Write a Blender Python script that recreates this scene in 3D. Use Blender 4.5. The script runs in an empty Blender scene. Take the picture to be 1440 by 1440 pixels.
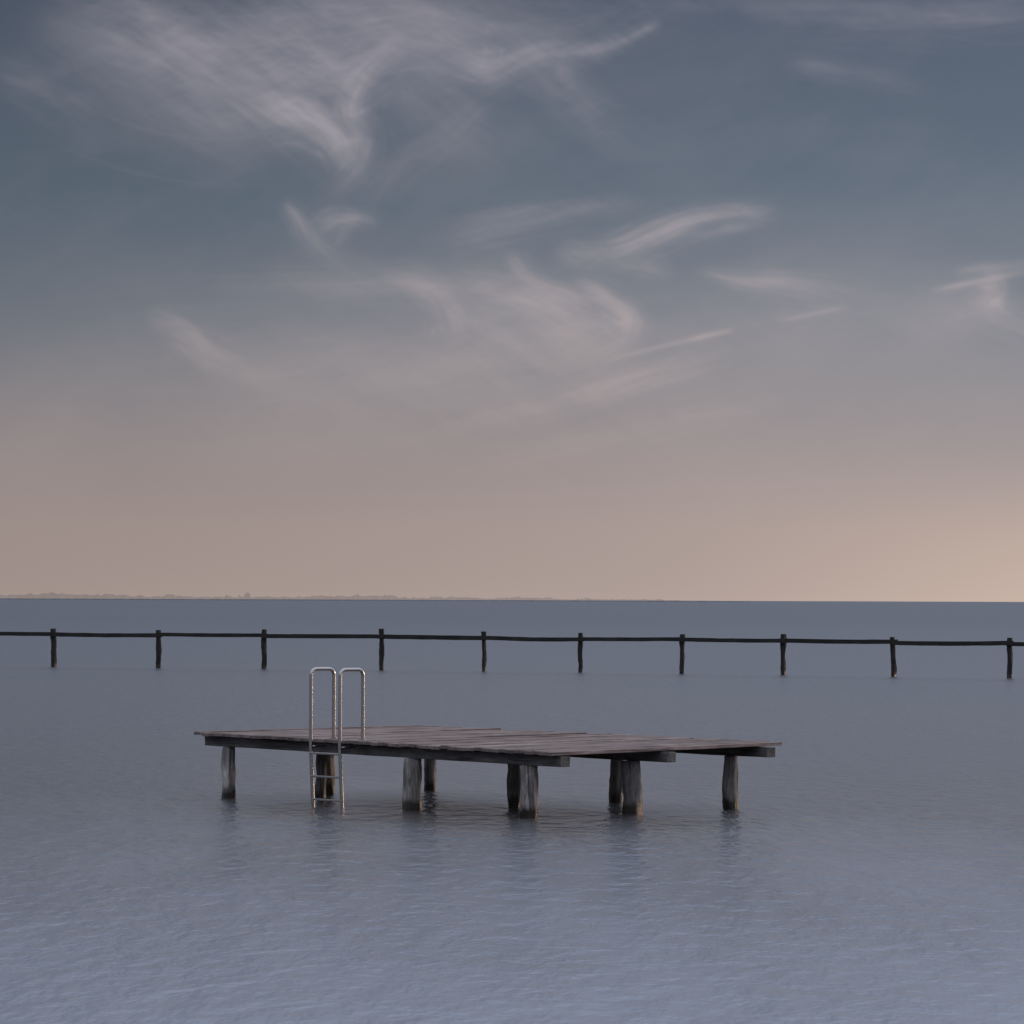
import bpy, bmesh, math, random
import numpy as np
from mathutils import Vector, Matrix, noise
random.seed(7)
scene = bpy.context.scene
scene.view_settings.view_transform = 'Standard'
scene.view_settings.look = 'None'
scene.view_settings.exposure = 0

def lin(r, g, b):
    f = lambda c: (c/255/12.92) if c/255 <= 0.04045 else ((c/255+0.055)/1.055)**2.4
    return (f(r), f(g), f(b), 1.0)

# ------------------------------------------------------------------ camera
CAM_H = 2.6
cam = bpy.data.cameras.new("camera")
cam.sensor_width = 36; cam.lens = 137.5
cam.clip_start = 0.1; cam.clip_end = 80000
co = bpy.data.objects.new("camera", cam)
scene.collection.objects.link(co)
R = Matrix.Rotation(math.radians(90+1.287), 4, 'X') @ Matrix.Rotation(math.radians(0.2), 4, 'Z')
co.matrix_world = Matrix.Translation((0, 0, CAM_H)) @ R
scene.camera = co

# ------------------------------------------------------------------ world sky
SUN_AZ, SUN_EL = 58.0, 6.0
w = bpy.data.worlds.new("sky"); scene.world = w; w.use_nodes = True
nt = w.node_tree; nt.nodes.clear()
N = nt.nodes; L = nt.links
def setin(sock, v):
    if isinstance(v, bpy.types.NodeSocket): L.new(v, sock)
    elif v is not None: sock.default_value = v
def M(op, a, b=None, c=None, clamp=False):
    n = N.new('ShaderNodeMath'); n.operation = op; n.use_clamp = clamp
    setin(n.inputs[0], a); setin(n.inputs[1], b); setin(n.inputs[2], c)
    return n.outputs[0]
def V(op, a, b=None, s=None):
    n = N.new('ShaderNodeVectorMath'); n.operation = op
    setin(n.inputs[0], a); setin(n.inputs[1], b)
    if s is not None: setin(n.inputs[3], s)
    return n.outputs[1] if op in ('DOT_PRODUCT', 'LENGTH', 'DISTANCE') else n.outputs[0]
def MR(v, a, b, c, d, mode='SMOOTHSTEP'):
    n = N.new('ShaderNodeMapRange'); n.interpolation_type = mode
    for i, x in enumerate((v, a, b, c, d)): setin(n.inputs[i], x)
    return n.outputs[0]
def NOISE(v, scale, detail=4, rough=0.5, dist=0.0):
    n = N.new('ShaderNodeTexNoise'); n.noise_dimensions = '3D'
    setin(n.inputs['Vector'], v); n.inputs['Scale'].default_value = scale
    n.inputs['Detail'].default_value = detail; n.inputs['Roughness'].default_value = rough
    n.inputs['Distortion'].default_value = dist
    return n
def MIXC(f, a, b, mode='MIX'):
    n = N.new('ShaderNodeMix'); n.data_type = 'RGBA'; n.blend_type = mode
    setin(n.inputs[0], f); setin(n.inputs[6], a); setin(n.inputs[7], b)
    return n.outputs[2]

tc = N.new('ShaderNodeTexCoord')
sep = N.new('ShaderNodeSeparateXYZ'); L.new(tc.outputs['Generated'], sep.inputs[0])
az = M('ARCTAN2', sep.outputs[0], sep.outputs[1])
el = M('ARCSINE', sep.outputs[2])
X = M('MULTIPLY', az, 55.0); Y = M('MULTIPLY', el, 55.0)   # 1 unit = 1.04 degrees of sky
fac = M('SQRT', M('DIVIDE', M('MAXIMUM', Y, 0.0), 86.4))
ramp = N.new('ShaderNodeValToRGB'); L.new(fac, ramp.inputs[0])
stops = [(0, (172,156,150)), (1, (164,149,145)), (2, (151,141,142)), (3, (134,132,138)), (4, (114,120,131)),
         (5.5, (92,104,119)), (8.44, (77,87,104)), (10.5, (104,115,136)), (14, (160,172,198)), (22, (205,215,238)), (40, (232,239,253)), (86.4, (225,233,250))]
e = ramp.color_ramp.elements
while len(e) > 2: e.remove(e[-1])
for i, (y, c) in enumerate(stops):
    p = math.sqrt(y/86.4)
    el_ = e[0] if i == 0 else (e[1] if i == 1 else e.new(p))
    el_.position = p; el_.color = lin(*c)
base = V('SCALE', ramp.outputs[0], s=MR(X, -10.0, 10.0, 0.85, 1.15))
gl = M('MULTIPLY', MR(X, 1.0, 10.0, 0.0, 1.0), MR(Y, 0.0, 2.4, 1.0, 0.0))
base = V('ADD', base, V('SCALE', (0.125, 0.088, 0.045), s=gl))
bg = N.new('ShaderNodeBackground'); L.new(base, bg.inputs[0]); bg.inputs[1].default_value = 1.0
sky = N.new('ShaderNodeTexSky'); sky.sky_type = 'NISHITA'; sky.sun_disc = False
sky.sun_elevation = math.radians(SUN_EL); sky.sun_rotation = math.radians(SUN_AZ)
bg2 = N.new('ShaderNodeBackground'); L.new(sky.outputs[0], bg2.inputs[0]); bg2.inputs[1].default_value = 0.003
ad = N.new('ShaderNodeAddShader'); L.new(bg.outputs[0], ad.inputs[0]); L.new(bg2.outputs[0], ad.inputs[1])
wo = N.new('ShaderNodeOutputWorld'); L.new(ad.outputs[0], wo.inputs[0])

sl = bpy.data.lights.new("sun", 'SUN'); sl.energy = 1.1; sl.angle = math.radians(4); sl.color = (1.0, 0.68, 0.46)
so = bpy.data.objects.new("sun", sl); scene.collection.objects.link(so)
a, el2 = math.radians(SUN_AZ), math.radians(SUN_EL)
sd = Vector((math.sin(a)*math.cos(el2), math.cos(a)*math.cos(el2), math.sin(el2)))
so.rotation_euler = sd.to_track_quat('Z', 'Y').to_euler()

# ------------------------------------------------------------------ cirrus layer (far-off sheet; its own glow stands in for light on the cloud)
rng = np.random.default_rng(11)
CELL = 0.016; XA, XB, YA, YB = -9.2, 9.2, 0.0, 10.0
NX, NY = int((XB-XA)/CELL), int((YB-YA)/CELL)
PXC = 0.01/CELL
fy = np.fft.fftfreq(NY)[:, None]; fx = np.fft.rfftfreq(NX)[None, :]
def blur(*pairs):
    F = 0
    for img, s, wgt in pairs:
        F = F + np.fft.rfft2(img)*wgt*np.exp(-2*(math.pi*s)**2*(fx**2+fy**2))
    return np.fft.irfft2(F, s=(NY, NX))
def fbm(s0, octs=5, ax=1.0, ang=0.0, gain=0.55):
    c, s = math.cos(ang), math.sin(ang)
    u = fx*c+fy*s; v = -fx*s+fy*c
    out = np.zeros((NY, NX))
    for o in range(octs):
        sc = s0/2**o
        n = np.fft.irfft2(np.fft.rfft2(rng.standard_normal((NY, NX)))*np.exp(-2*(math.pi*sc)**2*((u*ax)**2+v**2)), s=(NY, NX))
        out += n/n.std()*gain**o
    return out/out.std()
def catmull(P, n):
    P = np.array(P, float); P = np.vstack([2*P[0]-P[1], P, 2*P[-1]-P[-2]])
    t = np.linspace(0, len(P)-3-1e-6, n); i = t.astype(int); f = (t-i)[:, None]
    a, b, c, d = P[i], P[i+1], P[i+2], P[i+3]
    return 0.5*((2*b)+(c-a)*f+(2*a-5*b+4*c-d)*f**2+(3*b-a-3*c+d)*f**3)
def wisp(pts, w0, w1, amp, soft=0.35, nf=200, ends=0.25, hair=1.0):
    C = catmull([((p[0]-720)/100, (844-p[1])/100) for p in pts], 700)
    T = np.gradient(C, axis=0); T /= np.linalg.norm(T, axis=1)[:, None]
    Nn = np.stack([-T[:, 1], T[:, 0]], 1)
    t = np.linspace(0, 1, 700)
    img = np.zeros((NY, NX)); img2 = np.zeros((NY, NX))
    for k in range(nf):
        o = rng.normal()*0.55 if rng.random() < 0.7 else rng.normal()*1.1
        m = rng.uniform(0, 1); h = rng.uniform(0.10, 0.4)
        tw = np.exp(-((t-m)/h)**2)*np.clip(t/ends, 0, 1)**0.7*np.clip((1-t)/ends, 0, 1)**0.7*rng.uniform(0.2, 1.6)
        off = (o+0.30*np.sin(t*rng.uniform(2, 7)+rng.uniform(0, 6))+(t-m)*rng.normal()*1.3*hair)*(w0+(w1-w0)*t)/100
        p = C+Nn*off[:, None]
        gx = ((p[:, 0]-XA)/CELL).astype(int); gy = ((p[:, 1]-YA)/CELL).astype(int)
        ok = (gx >= 0) & (gx < NX) & (gy >= 0) & (gy < NY)
        np.add.at(img, (gy[ok], gx[ok]), tw[ok])
        if k % 3 == 0: np.add.at(img2, (gy[ok], gx[ok]), tw[ok]*3)
    wm = (w0+w1)/2*PXC
    r = blur((img2, 1.1, (1-soft)*0.20), (img, max(1.3, wm*0.16), (1-soft)*0.80), (img, max(3, wm*0.7), soft))
    q = np.quantile(r[r > r.max()*0.05], 0.92)
    return np.clip(r/q, 0, 1.7)*amp
W = [
 ([(110,35),(230,70),(330,115),(400,160),(480,215)], 45, 28, .30), ([(60,20),(200,60),(350,80),(470,60)], 50, 60, .24, .6),
 ([(20,60),(150,110),(280,170),(380,200)], 40, 50, .12, .7), ([(150,0),(280,30),(420,70)], 30, 30, .12, .5),
 ([(150,70),(240,110),(330,135)], 14, 20, .10), ([(190,20),(230,50),(260,90)], 16, 24, .10),
 ([(575,50),(525,90),(492,130),(488,165),(508,200),(492,245),(440,300)], 14, 20, .38),
 ([(365,148),(420,160),(468,195),(490,240)], 20, 16, .46), ([(400,130),(440,160),(485,200)], 10, 10, .22), ([(340,85),(440,115),(500,105),(565,55)], 34, 30, .30),
 ([(330,0),(450,25),(580,35),(710,75)], 60, 40, .32, .6), ([(600,10),(700,30),(820,40),(920,20)], 30, 30, .18, .6),
 ([(560,50),(640,90),(690,105),(760,75),(840,68),(930,32)], 26, 7, .36), ([(800,78),(870,62),(930,33)], 8, 5, .34), ([(670,70),(700,95),(735,85)], 14, 14, .14),
 ([(700,60),(780,110),(850,180),(990,250)], 18, 40, .18, .6), ([(790,80),(798,120),(860,175)], 8, 20, .14),
 ([(500,290),(560,230),(640,180),(710,110)], 20, 16, .09), ([(560,100),(640,150),(780,230)], 40, 60, .12, .7),
 ([(396,288),(420,312),(445,345),(490,375),(560,395)], 8, 20, .18), ([(435,325),(480,306),(535,318)], 16, 10, .26), ([(470,345),(490,320),(500,300)], 8, 8, .10),
 ([(590,338),(700,312),(800,293),(910,285)], 18, 14, .16), ([(770,352),(860,350),(920,326),(980,304),(1050,295),(1100,301)], 17, 8, .44), ([(930,322),(1000,303),(1095,300)], 5, 4, .18),
 ([(900,335),(1000,325),(1080,308)], 10, 6, .20), ([(780,345),(820,365),(900,372),(950,385)], 14, 12, .14),
 ([(540,385),(600,405),(640,445),(650,490)], 10, 26, .20), ([(280,405),(450,400),(600,398),(720,408),(800,440),(885,468)], 14, 24, .20),
 ([(713,352),(738,385),(790,410),(860,425)], 8, 14, .20), ([(808,392),(850,418),(888,450),(868,482),(800,520)], 8, 26, .32), ([(830,400),(870,430),(890,455)], 4, 5, .14),
 ([(620,420),(740,445),(860,485)], 38, 30, .22, .6), ([(205,448),(262,470),(312,508),(400,520)], 10, 30, .18),
 ([(975,380),(1050,394),(1120,402),(1255,425)], 8, 16, .28), ([(1385,375),(1398,405),(1388,432),(1440,455),(1520,490)], 10, 26, .30),
 ([(1395,410),(1330,440),(1240,480)], 16, 50, .12, .7), ([(1335,384),(1390,378),(1470,370)], 6, 6, .16),
 ([(1030,18),(1200,22),(1350,30),(1480,18)], 14, 20, .18), ([(1100,88),(1200,104),(1320,132)], 10, 16, .08),
 ([(860,0),(1000,12),(1200,8)], 10, 10, .12),
 ([(-60,580),(300,560),(600,525),(900,480),(1200,440),(1500,430)], 50, 60, .13, .8), ([(520,628),(760,572),(900,532),(1030,498)], 14, 16, .20),
 ([(620,668),(900,600),(1160,548)], 20, 20, .14), ([(200,650),(700,625)], 30, 30, .06, .8), ([(-20,105),(70,140),(160,195)], 20, 30, .10),
 ([(700,700),(1100,640),(1450,560)], 40, 60, .07, .8), ([(300,520),(500,500),(700,520),(900,470)], 40, 60, .13, .7),
]
dens = np.zeros((NY, NX))
for q in W: dens += wisp(*q)
sm = fbm(40, 6, 2.5, math.radians(-20), 0.62); fine = fbm(9, 4, 5.0, math.radians(22), 0.75); fine2 = fbm(9, 4, 5.0, math.radians(-32), 0.75)
dens *= np.clip(1+0.25*sm+0.08*fine+0.10*fine2, 0.2, 1.9)
big = fbm(70, 7, 2.2, math.radians(15), 0.62)
yy = (np.arange(NY)*CELL)[:, None]; xx = (XA+np.arange(NX)*CELL)[None, :]
dens += np.clip(big*0.035+0.02, 0, 0.12)*np.clip(yy/2.5, 0, 1)
# contrails
dens += wisp([(850,507),(940,484),(1035,463)], 1.5, 2.5, .26, .2, 160, .25, .2)
dens += wisp([(965,478),(1000,470),(1032,463)], 2, 2.6, .28, .2, 120, .25, .2)
dens += wisp([(1085,452),(1140,441),(1195,431)], 3, 2.5, .26, .2, 160, .25, .2)
dens += wisp([(1305,410),(1380,395),(1450,381)], 3.5, 3, .42, .2, 160, .25, .2)
edge = np.clip((XB-np.abs(xx))/1.2, 0, 1)*np.clip((YB-yy)/1.0, 0, 1)
dens = np.clip(1-np.exp(-np.clip(dens, 0, 3)*edge), 0, 0.8).astype(np.float32)

gx, gy = np.meshgrid(XA+np.arange(NX)*CELL, YA+np.arange(NY)*CELL)
A_, E_ = gx/55, gy/55; RD = 40000.0
cov = np.stack([RD*np.sin(A_)*np.cos(E_), RD*np.cos(A_)*np.cos(E_), RD*np.sin(E_)+CAM_H], -1).reshape(-1, 3).astype(np.float32)
idx = np.arange(NX*NY).reshape(NY, NX)
quads = np.stack([idx[:-1, :-1], idx[:-1, 1:], idx[1:, 1:], idx[1:, :-1]], -1).reshape(-1, 4)
me = bpy.data.meshes.new("cirrus_clouds")
me.vertices.add(len(cov)); me.vertices.foreach_set("co", cov.ravel())
nq = len(quads)
me.loops.add(nq*4); me.loops.foreach_set("vertex_index", quads.ravel().astype(np.int32))
me.polygons.add(nq); me.polygons.foreach_set("loop_start", (np.arange(nq)*4).astype(np.int32))
me.update(calc_edges=True)
at = me.attributes.new("cloud_cover", 'FLOAT', 'POINT'); at.data.foreach_set("value", dens.ravel())
clouds = bpy.data.objects.new("cirrus_clouds", me); scene.collection.objects.link(clouds)
mcl = bpy.data.materials.new("cirrus"); mcl.use_nodes = True
nt = mcl.node_tree; nt.nodes.clear(); N = nt.nodes; L = nt.links
an = N.new('ShaderNodeAttribute'); an.attribute_name = "cloud_cover"
geo = N.new('ShaderNodeNewGeometry'); sp = N.new('ShaderNodeSeparateXYZ'); L.new(geo.outputs['Position'], sp.inputs[0])
cc = MIXC(MR(sp.outputs[2], 1500.0, 5500.0, 0.0, 1.0, 'LINEAR'), lin(192,175,171), lin(176,169,178))
em = N.new('ShaderNodeEmission'); L.new(cc, em.inputs[0])
tr = N.new('ShaderNodeBsdfTransparent'); mx = N.new('ShaderNodeMixShader')
L.new(an.outputs['Fac'], mx.inputs[0]); L.new(tr.outputs[0], mx.inputs[1]); L.new(em.outputs[0], mx.inputs[2])
o_ = N.new('ShaderNodeOutputMaterial'); L.new(mx.outputs[0], o_.inputs[0])
mcl.cycles.emission_sampling = 'NONE'
me.materials.append(mcl)

# ------------------------------------------------------------------ materials
def newmat(name):
    global nt, N, L
    m = bpy.data.materials.new(name); m.use_nodes = True
    nt = m.node_tree; N = nt.nodes; L = nt.links
    return m, N['Principled BSDF'], N['Material Output']
def BUMP(h, strength, dist, normal=None):
    b = N.new('ShaderNodeBump'); b.inputs['Strength'].default_value = strength; b.inputs['Distance'].default_value = dist
    L.new(h, b.inputs['Height'])
    if normal: L.new(normal, b.inputs['Normal'])
    return b.outputs[0]

# water: sky sheen painted into the near colour, deck shade beyond; more wind-ruffled further out
mw, pb, out = newmat("water_surface")
tc = N.new('ShaderNodeTexCoord'); O = tc.outputs['Object']
def mapped(src, scale, rot=0.0):
    m = N.new('ShaderNodeMapping'); m.inputs['Scale'].default_value = scale
    m.inputs['Rotation'].default_value = (0, 0, math.radians(rot)); L.new(src, m.inputs[0]); return m.outputs[0]
n1 = NOISE(mapped(O, (1.0, 0.40, 1), 14), 3.6, 3, 0.55, 0.2)
n3 = NOISE(mapped(O, (1.0, 0.20, 1), -8), 0.5, 3, 0.6, 0.3)
hgt = M('MULTIPLY', n1.outputs[0], MR(n3.outputs[0], 0.3, 0.7, 0.75, 1.25))
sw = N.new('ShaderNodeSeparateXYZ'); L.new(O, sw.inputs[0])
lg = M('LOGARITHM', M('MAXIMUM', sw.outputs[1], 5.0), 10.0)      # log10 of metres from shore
depth = MR(M('ADD', lg, M('MULTIPLY', M('SUBTRACT', n3.outputs[0], 0.5), 0.30)), 1.30, 1.72, 0.0, 1.0, 'LINEAR')  # blends by distance outward, not by how deep the water is
wc = MIXC(depth, (0.25, 0.272, 0.325, 1), (0.056, 0.055, 0.060, 1))  # bright near tone stands in for reflected sky, dark tone for deck shade
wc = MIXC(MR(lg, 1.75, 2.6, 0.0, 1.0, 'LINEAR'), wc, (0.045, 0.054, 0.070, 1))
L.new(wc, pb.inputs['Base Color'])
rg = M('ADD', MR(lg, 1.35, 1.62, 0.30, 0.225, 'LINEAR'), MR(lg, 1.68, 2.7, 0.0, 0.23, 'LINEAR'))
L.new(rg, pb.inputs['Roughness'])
pb.inputs['IOR'].default_value = 1.38
L.new(BUMP(hgt, 1.0, 0.072), pb.inputs['Normal'])

# wood
def wood(name, cols, grain_axis, wet=False, bump=0.004, lo=0.62, hi=1.25, crk=0.35):
    m, pb, out = newmat(name)
    tc = N.new('ShaderNodeTexCoord'); O = tc.outputs['Object']
    geo = N.new('ShaderNodeNewGeometry'); rnd = geo.outputs['Random Per Island']
    off = N.new('ShaderNodeCombineXYZ')
    L.new(M('MULTIPLY', rnd, 37.0), off.inputs[0]); L.new(M('MULTIPLY', rnd, 91.0), off.inputs[2])
    src = V('ADD', O, off.outputs[0])
    sc = [1, 1, 1]; sc[grain_axis] = 0.08
    g = NOISE(mapped(src, tuple(sc)), 45, 5, 0.65, 0.3)
    sc2 = [1, 1, 1]; sc2[grain_axis] = 0.4
    b = NOISE(mapped(src, tuple(sc2)), 5.0, 4, 0.6)
    r = N.new('ShaderNodeValToRGB'); L.new(M('ADD', M('MULTIPLY', g.outputs[0], 0.55), M('MULTIPLY', b.outputs[0], 0.45)), r.inputs[0])
    e = r.color_ramp.elements
    e[0].position = 0.32; e[0].color = (*cols[0], 1); e[1].position = 0.68; e[1].color = (*cols[2], 1)
    x = e.new(0.5); x.color = (*cols[1], 1)
    c = V('SCALE', r.outputs[0], s=MR(rnd, 0, 1, lo, hi, 'LINEAR'))
    ck = NOISE(mapped(src, tuple([1 if i != grain_axis else 0.04 for i in range(3)])), 28, 2, 0.5)
    crack = MR(ck.outputs[0], 0.33, 0.40, crk, 1.0)
    c = V('SCALE', c, s=crack)
    st = NOISE(geo.outputs['Position'], 1.6, 4, 0.65)       # damp / dirt staining across boards
    c = V('SCALE', c, s=MR(st.outputs[0], 0.35, 0.65, 0.68, 1.12))
    if wet:
        s = N.new('ShaderNodeSeparateXYZ'); L.new(geo.outputs['Position'], s.inputs[0])
        wn = NOISE(geo.outputs['Position'], 9.0, 3, 0.6)
        zz = M('ADD', s.outputs[2], M('MULTIPLY', M('SUBTRACT', wn.outputs[0], 0.5), 0.2))
        wf = MR(zz, 0.06, 0.19, 1.0, 0.0)
        c = MIXC(wf, c, (0.022, 0.015, 0.009, 1))
        L.new(MR(wf, 0, 1, 0.85, 0.4, 'LINEAR'), pb.inputs['Roughness'])
    else:
        pb.inputs['Roughness'].default_value = 0.85
    L.new(c, pb.inputs['Base Color'])
    h = M('ADD', g.outputs[0], M('MULTIPLY', crack, 0.8))
    L.new(BUMP(h, 0.8, bump), pb.inputs['Normal'])
    return m
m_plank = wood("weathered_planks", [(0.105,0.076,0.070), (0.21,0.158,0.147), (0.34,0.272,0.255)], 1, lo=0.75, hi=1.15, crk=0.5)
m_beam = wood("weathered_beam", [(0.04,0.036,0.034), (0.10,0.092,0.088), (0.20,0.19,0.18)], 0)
m_post = wood("bleached_post", [(0.065,0.056,0.051), (0.22,0.20,0.19), (0.48,0.455,0.435)], 2, wet=True, bump=0.014)
m_fpost = wood("dark_fence_post", [(0.006,0.006,0.006), (0.018,0.016,0.015), (0.04,0.035,0.03)], 2, wet=True, bump=0.01)
m_frail = wood("dark_fence_rail", [(0.01,0.01,0.009), (0.022,0.021,0.018), (0.05,0.043,0.035)], 0, bump=0.01)
ms, pb, out = newmat("stainless_steel")
pb.inputs['Base Color'].default_value = (0.42, 0.41, 0.40, 1); pb.inputs['Metallic'].default_value = 1.0
tc = N.new('ShaderNodeTexCoord'); sn = NOISE(tc.outputs['Object'], 14, 4, 0.6)
L.new(MR(sn.outputs[0], 0.3, 0.7, 0.18, 0.36, 'LINEAR'), pb.inputs['Roughness'])

# ------------------------------------------------------------------ helpers
def obj_from_bm(name, bm, mat, parent=None, bevel=0):
    me = bpy.data.meshes.new(name); bm.normal_update(); bm.to_mesh(me); bm.free()
    me.materials.append(mat)
    o = bpy.data.objects.new(name, me); scene.collection.objects.link(o)
    if parent: o.parent = parent
    if bevel:
        b = o.modifiers.new("bevel", 'BEVEL'); b.width = bevel; b.segments = 2; b.limit_method = 'ANGLE'
    return o
def empty(name, loc=(0,0,0), rot=0.0):
    o = bpy.data.objects.new(name, None); o.location = loc; o.rotation_euler = (0, 0, rot)
    scene.collection.objects.link(o); return o
def long_box(bm, x0, x1, y0, y1, zf, thick, axis, seg=8, jit=0.003):
    rings = []
    for i in range(seg+1):
        f = i/seg
        if axis == 0:
            x = x0+(x1-x0)*f; pts = [(x, y0), (x, y1)]
        else:
            y = y0+(y1-y0)*f; pts = [(x0, y), (x1, y)]
        j = lambda: random.uniform(-jit, jit)
        ring = [bm.verts.new((pts[0][0]+j(), pts[0][1]+j(), zf(*pts[0])+j())),
                bm.verts.new((pts[1][0]+j(), pts[1][1]+j(), zf(*pts[1])+j())),
                bm.verts.new((pts[1][0]+j(), pts[1][1]+j(), zf(*pts[1])-thick+j())),
                bm.verts.new((pts[0][0]+j(), pts[0][1]+j(), zf(*pts[0])-thick+j()))]
        rings.append(ring)
    for r0, r1 in zip(rings, rings[1:]):
        for k in range(4):
            bm.faces.new((r0[k], r0[(k+1) % 4], r1[(k+1) % 4], r1[k]))
    bm.faces.new(rings[0][::-1]); bm.faces.new(rings[-1])
    bmesh.ops.recalc_face_normals(bm, faces=bm.faces)
def rough_post(bm, x, y, z0, z1, r, lean=(0, 0), seg=14, rings=26, sq=0.35, amp=0.02, taper=0.06, seed=0):
    prev = None; tw = random.uniform(0, 1.5)
    for i in range(rings+1):
        f = i/rings; z = z0+(z1-z0)*f
        ring = []
        for k in range(seg):
            a = 2*math.pi*k/seg
            rr = r*(1+sq*0.25*(1-abs(math.cos(2*(a+tw))))-sq*0.1)*(1-taper*f)
            nn = noise.noise(Vector((math.cos(a)*1.3+seed*5.1, math.sin(a)*1.3, z*2.2)))*amp*1.6 \
               + noise.noise(Vector((math.cos(a)*3+seed*3.3, math.sin(a)*3, z*8)))*amp*0.6
            bend = noise.noise(Vector((seed*7.7, 3.1, z*1.3)))*amp*1.2
            ring.append(bm.verts.new((x+lean[0]*f+bend+(rr+nn)*math.cos(a), y+lean[1]*f+(rr+nn)*math.sin(a), z)))
        if prev:
            for k in range(seg):
                bm.faces.new((prev[k], prev[(k+1) % seg], ring[(k+1) % seg], ring[k]))
        prev = ring
    c = bm.verts.new((x+lean[0], y+lean[1], z1+0.01))
    for k in range(seg): bm.faces.new((prev[k], prev[(k+1) % seg], c))

# ------------------------------------------------------------------ platform
plat = empty("swimming_platform", (0.23, 46.7, 0), math.atan2(-0.748, 0.663))
S0, S1, T0, T1 = -6.39, 0.61, -0.20, 3.67
def deck_z(s, t):
    a = (s-S0)/(S1-S0); b = (t-T0)/(T1-T0)
    return (0.854*(1-a)+0.803*a)*(1-b) + (0.862*(1-a)+0.846*a)*b
bm = bmesh.new()
s = S0
while s < S1-0.05:
    wd = random.choice([0.145, 0.15, 0.155])
    if s+wd > S1: wd = S1-s
    dz = random.uniform(-0.004, 0.005)
    t0 = T0+random.uniform(-0.022, 0.02); t1 = T1+random.uniform(-0.05, 0.05)
    tilt = random.uniform(-0.01, 0.01)
    if random.random() < 0.25: dz += 0.006
    long_box(bm, s, s+wd-random.uniform(0.005, 0.011), t0, t1, lambda x, y: deck_z(x, y)+dz+tilt*(y-1.7)*0.3, 0.042, 1, 8, 0.0018)
    s += wd
obj_from_bm("deck_planks", bm, m_plank, plat, 0.005)
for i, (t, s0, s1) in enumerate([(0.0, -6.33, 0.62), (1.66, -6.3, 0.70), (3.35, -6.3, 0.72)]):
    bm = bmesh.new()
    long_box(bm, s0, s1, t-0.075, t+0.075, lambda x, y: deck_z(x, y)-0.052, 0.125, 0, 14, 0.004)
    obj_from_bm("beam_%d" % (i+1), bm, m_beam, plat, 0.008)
posts = [(-5.9,0,.088),(-2.17,-.02,.118),(0.0,0,.108),
         (-5.95,1.72,.085),(-5.25,1.05,.07),(-2.12,1.64,.085),(0.06,1.64,.118),
         (-5.88,3.42,.085),(-2.02,3.32,.085),(0.03,3.35,.098)]
for i, (s, t, r) in enumerate(posts):
    bm = bmesh.new()
    top = deck_z(s, t)-0.185
    if i == 4: top = deck_z(s, t)-0.06
    rough_post(bm, s, t, -1.0, top, r, (random.uniform(-.03, .03), random.uniform(-.03, .03)), seed=i+1, amp=0.026)
    o = obj_from_bm("post_%d" % (i+1), bm, m_post, plat)
    for p in o.data.polygons: p.use_smooth = True

# ------------------------------------------------------------------ swim ladder
lad = empty("swim_ladder", plat.location, plat.rotation_euler.z)
def tube(name, pts, r, mat, parent, fillet=0.0):
    cu = bpy.data.curves.new(name, 'CURVE'); cu.dimensions = '3D'; cu.bevel_depth = r; cu.bevel_resolution = 4; cu.use_fill_caps = True
    P = [Vector(p) for p in pts]; out = []
    for i, p in enumerate(P):
        if fillet and 0 < i < len(P)-1:
            a = p+(P[i-1]-p).normalized()*fillet; b = p+(P[i+1]-p).normalized()*fillet
            for k in range(9):
                f = k/8; out.append((1-f)**2*a+2*f*(1-f)*p+f*f*b)
        else: out.append(p)
    sp = cu.splines.new('POLY'); sp.points.add(len(out)-1)
    for q, p in zip(sp.points, out): q.co = (*p, 1)
    o = bpy.data.objects.new("tmp", cu); scene.collection.objects.link(o)
    dg = bpy.context.evaluated_depsgraph_get()
    me = bpy.data.meshes.new_from_object(o.evaluated_get(dg)); bpy.data.objects.remove(o)
    me.materials.clear(); me.materials.append(mat)
    for p in me.polygons: p.use_smooth = True
    m = bpy.data.objects.new(name, me); scene.collection.objects.link(m); m.parent = parent
    return m
sL, sR, tF, tB, zt = -3.78, -3.20, -0.33, 0.04, 1.72
for nm, s in (("left", sL), ("right", sR)):
    tube("handrail_"+nm, [(s+0.03, tF+0.05, -0.6), (s, tF, 0.75), (s, tF, zt), (s, tB, zt), (s, tB, deck_z(s, tB)+0.004)], 0.0235, ms, lad, 0.09)
    bm = bmesh.new(); bmesh.ops.create_cone(bm, cap_ends=True, segments=24, radius1=0.045, radius2=0.045, depth=0.01,
        matrix=Matrix.Translation((s, tB, deck_z(s, tB)+0.011)))
    obj_from_bm("foot_flange_"+nm, bm, ms, lad)
    tube("bracket_"+nm, [(s, tF, 0.745), (s, T0+0.1, 0.745)], 0.014, ms, lad)
for i, z in enumerate((0.665, 0.375, 0.085, -0.2)):
    o = 0.03*(0.75-z)/1.35
    bm = bmesh.new()
    long_box(bm, sL+o, sR+o, tF-0.025+o*1.5, tF+0.035+o*1.5, lambda x, y: z+0.012, 0.026, 0, 2, 0)
    obj_from_bm("rung_%d" % (i+1), bm, ms, lad, 0.005)

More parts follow.
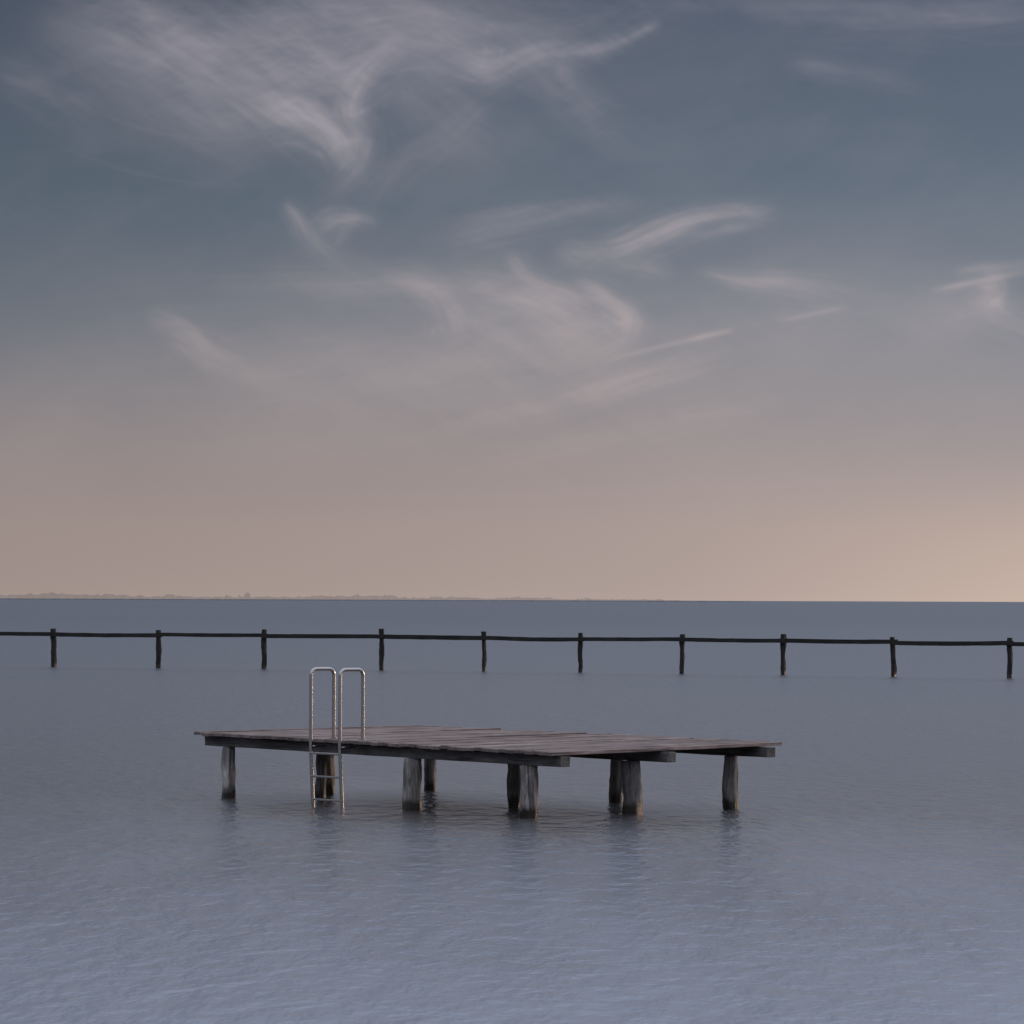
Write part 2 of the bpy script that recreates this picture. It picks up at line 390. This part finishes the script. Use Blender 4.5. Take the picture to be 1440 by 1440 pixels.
# ------------------------------------------------------------------ fence
fence = empty("wooden_fence")
FP = [(-17.35,148.2,1.45),(-13.2,146.6,1.42),(-9.17,145.3,1.47),(-4.81,143.8,1.52),(-1.01,142.1,1.445),(2.48,140.8,1.42),(6.02,138.9,1.40),(9.52,137.4,1.43),(13.2,135.0,1.36),(16.9,132.8,1.37)]
for k in range(1, 6):
    FP.insert(0, (-17.35-4.1*k, 148.2+1.5*k, 1.44+random.uniform(-.04, .04)))
    FP.append((16.9+3.7*k, 132.8-2.1*k, 1.38+random.uniform(-.04, .04)))
for i, (x, y, zt_) in enumerate(FP):
    bm = bmesh.new()
    r = random.uniform(0.075, 0.10)
    rough_post(bm, x, y, -1.0, zt_, r, (random.uniform(-.06, .06), 0), seg=10, rings=22, seed=i+20, amp=0.025, taper=-0.1)
    o = obj_from_bm("post_%d" % (i+1), bm, m_fpost, fence)
zr = lambda x: 1.255-0.0022*(x+17)
for i, (a, b) in enumerate(zip(FP, FP[1:])):
    A = Vector((a[0], a[1]-0.13, 0)); B = Vector((b[0], b[1]-0.13, 0)); d = B-A; ln = d.length
    dz0, dz1 = random.uniform(-.025, .025), random.uniform(-.025, .025)
    bm = bmesh.new(); ov = 0.12
    sag = random.uniform(0, 0.03)
    za, zb = zr(a[0])+dz0, zr(b[0])+dz1
    long_box(bm, -ov, ln+ov, -0.03, 0.03, lambda x, y: za+(zb-za)*x/ln+0.07-sag*math.sin(math.pi*max(0, min(1, x/ln))), random.uniform(0.13, 0.16), 0, 10, 0.006)
    o = obj_from_bm("rail_%d" % (i+1), bm, m_frail, fence)
    o.location = (A.x, A.y-(0.035 if i % 2 else -0.035), 0); o.rotation_euler = (0, 0, math.atan2(d.y, d.x))

# ------------------------------------------------------------------ water sheet
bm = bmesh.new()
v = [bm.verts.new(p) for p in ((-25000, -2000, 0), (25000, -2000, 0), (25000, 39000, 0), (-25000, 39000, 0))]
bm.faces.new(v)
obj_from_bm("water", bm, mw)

# ------------------------------------------------------------------ distant shoreline
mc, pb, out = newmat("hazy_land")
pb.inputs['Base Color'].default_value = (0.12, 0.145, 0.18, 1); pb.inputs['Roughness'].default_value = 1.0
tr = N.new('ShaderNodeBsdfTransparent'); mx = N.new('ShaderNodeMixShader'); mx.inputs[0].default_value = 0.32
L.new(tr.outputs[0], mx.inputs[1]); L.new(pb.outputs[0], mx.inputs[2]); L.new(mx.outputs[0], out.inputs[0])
bm = bmesh.new(); D = 7000.0
pts = []
x = -2400.0
while x < 430:
    u = 720+x/D*5500
    n_ = noise.noise(Vector((x*0.014, 0, 0)))*0.5+0.5; n2_ = noise.noise(Vector((x*0.07, 5, 0)))*0.5+0.5
    h = 4.0+5.0*n_*n_+3.5*max(0, n2_-0.35)*2.0
    if random.random() < 0.10: h += random.uniform(1.0, 3.0)
    if u < 215: h += 3.2*min(1, (215-u)/60)
    if 235 < u < 246: h += 3
    if 335 < u < 362 and random.random() < 0.55: h += random.uniform(2.5, 8)
    if 438 < u < 560: h += 2.2
    h *= max(0.0, min(1, (1080-u)/400))**0.7
    pts.append((x, h)); x += random.uniform(2.0, 5)
prev = None
for (x, h) in pts:
    a_ = bm.verts.new((x, D, -0.5)); b_ = bm.verts.new((x, D+random.uniform(-8, 8), max(0.05, h)))
    if prev: bm.faces.new((prev[0], a_, b_, prev[1]))
    prev = (a_, b_)
obj_from_bm("distant_shoreline", bm, mc)
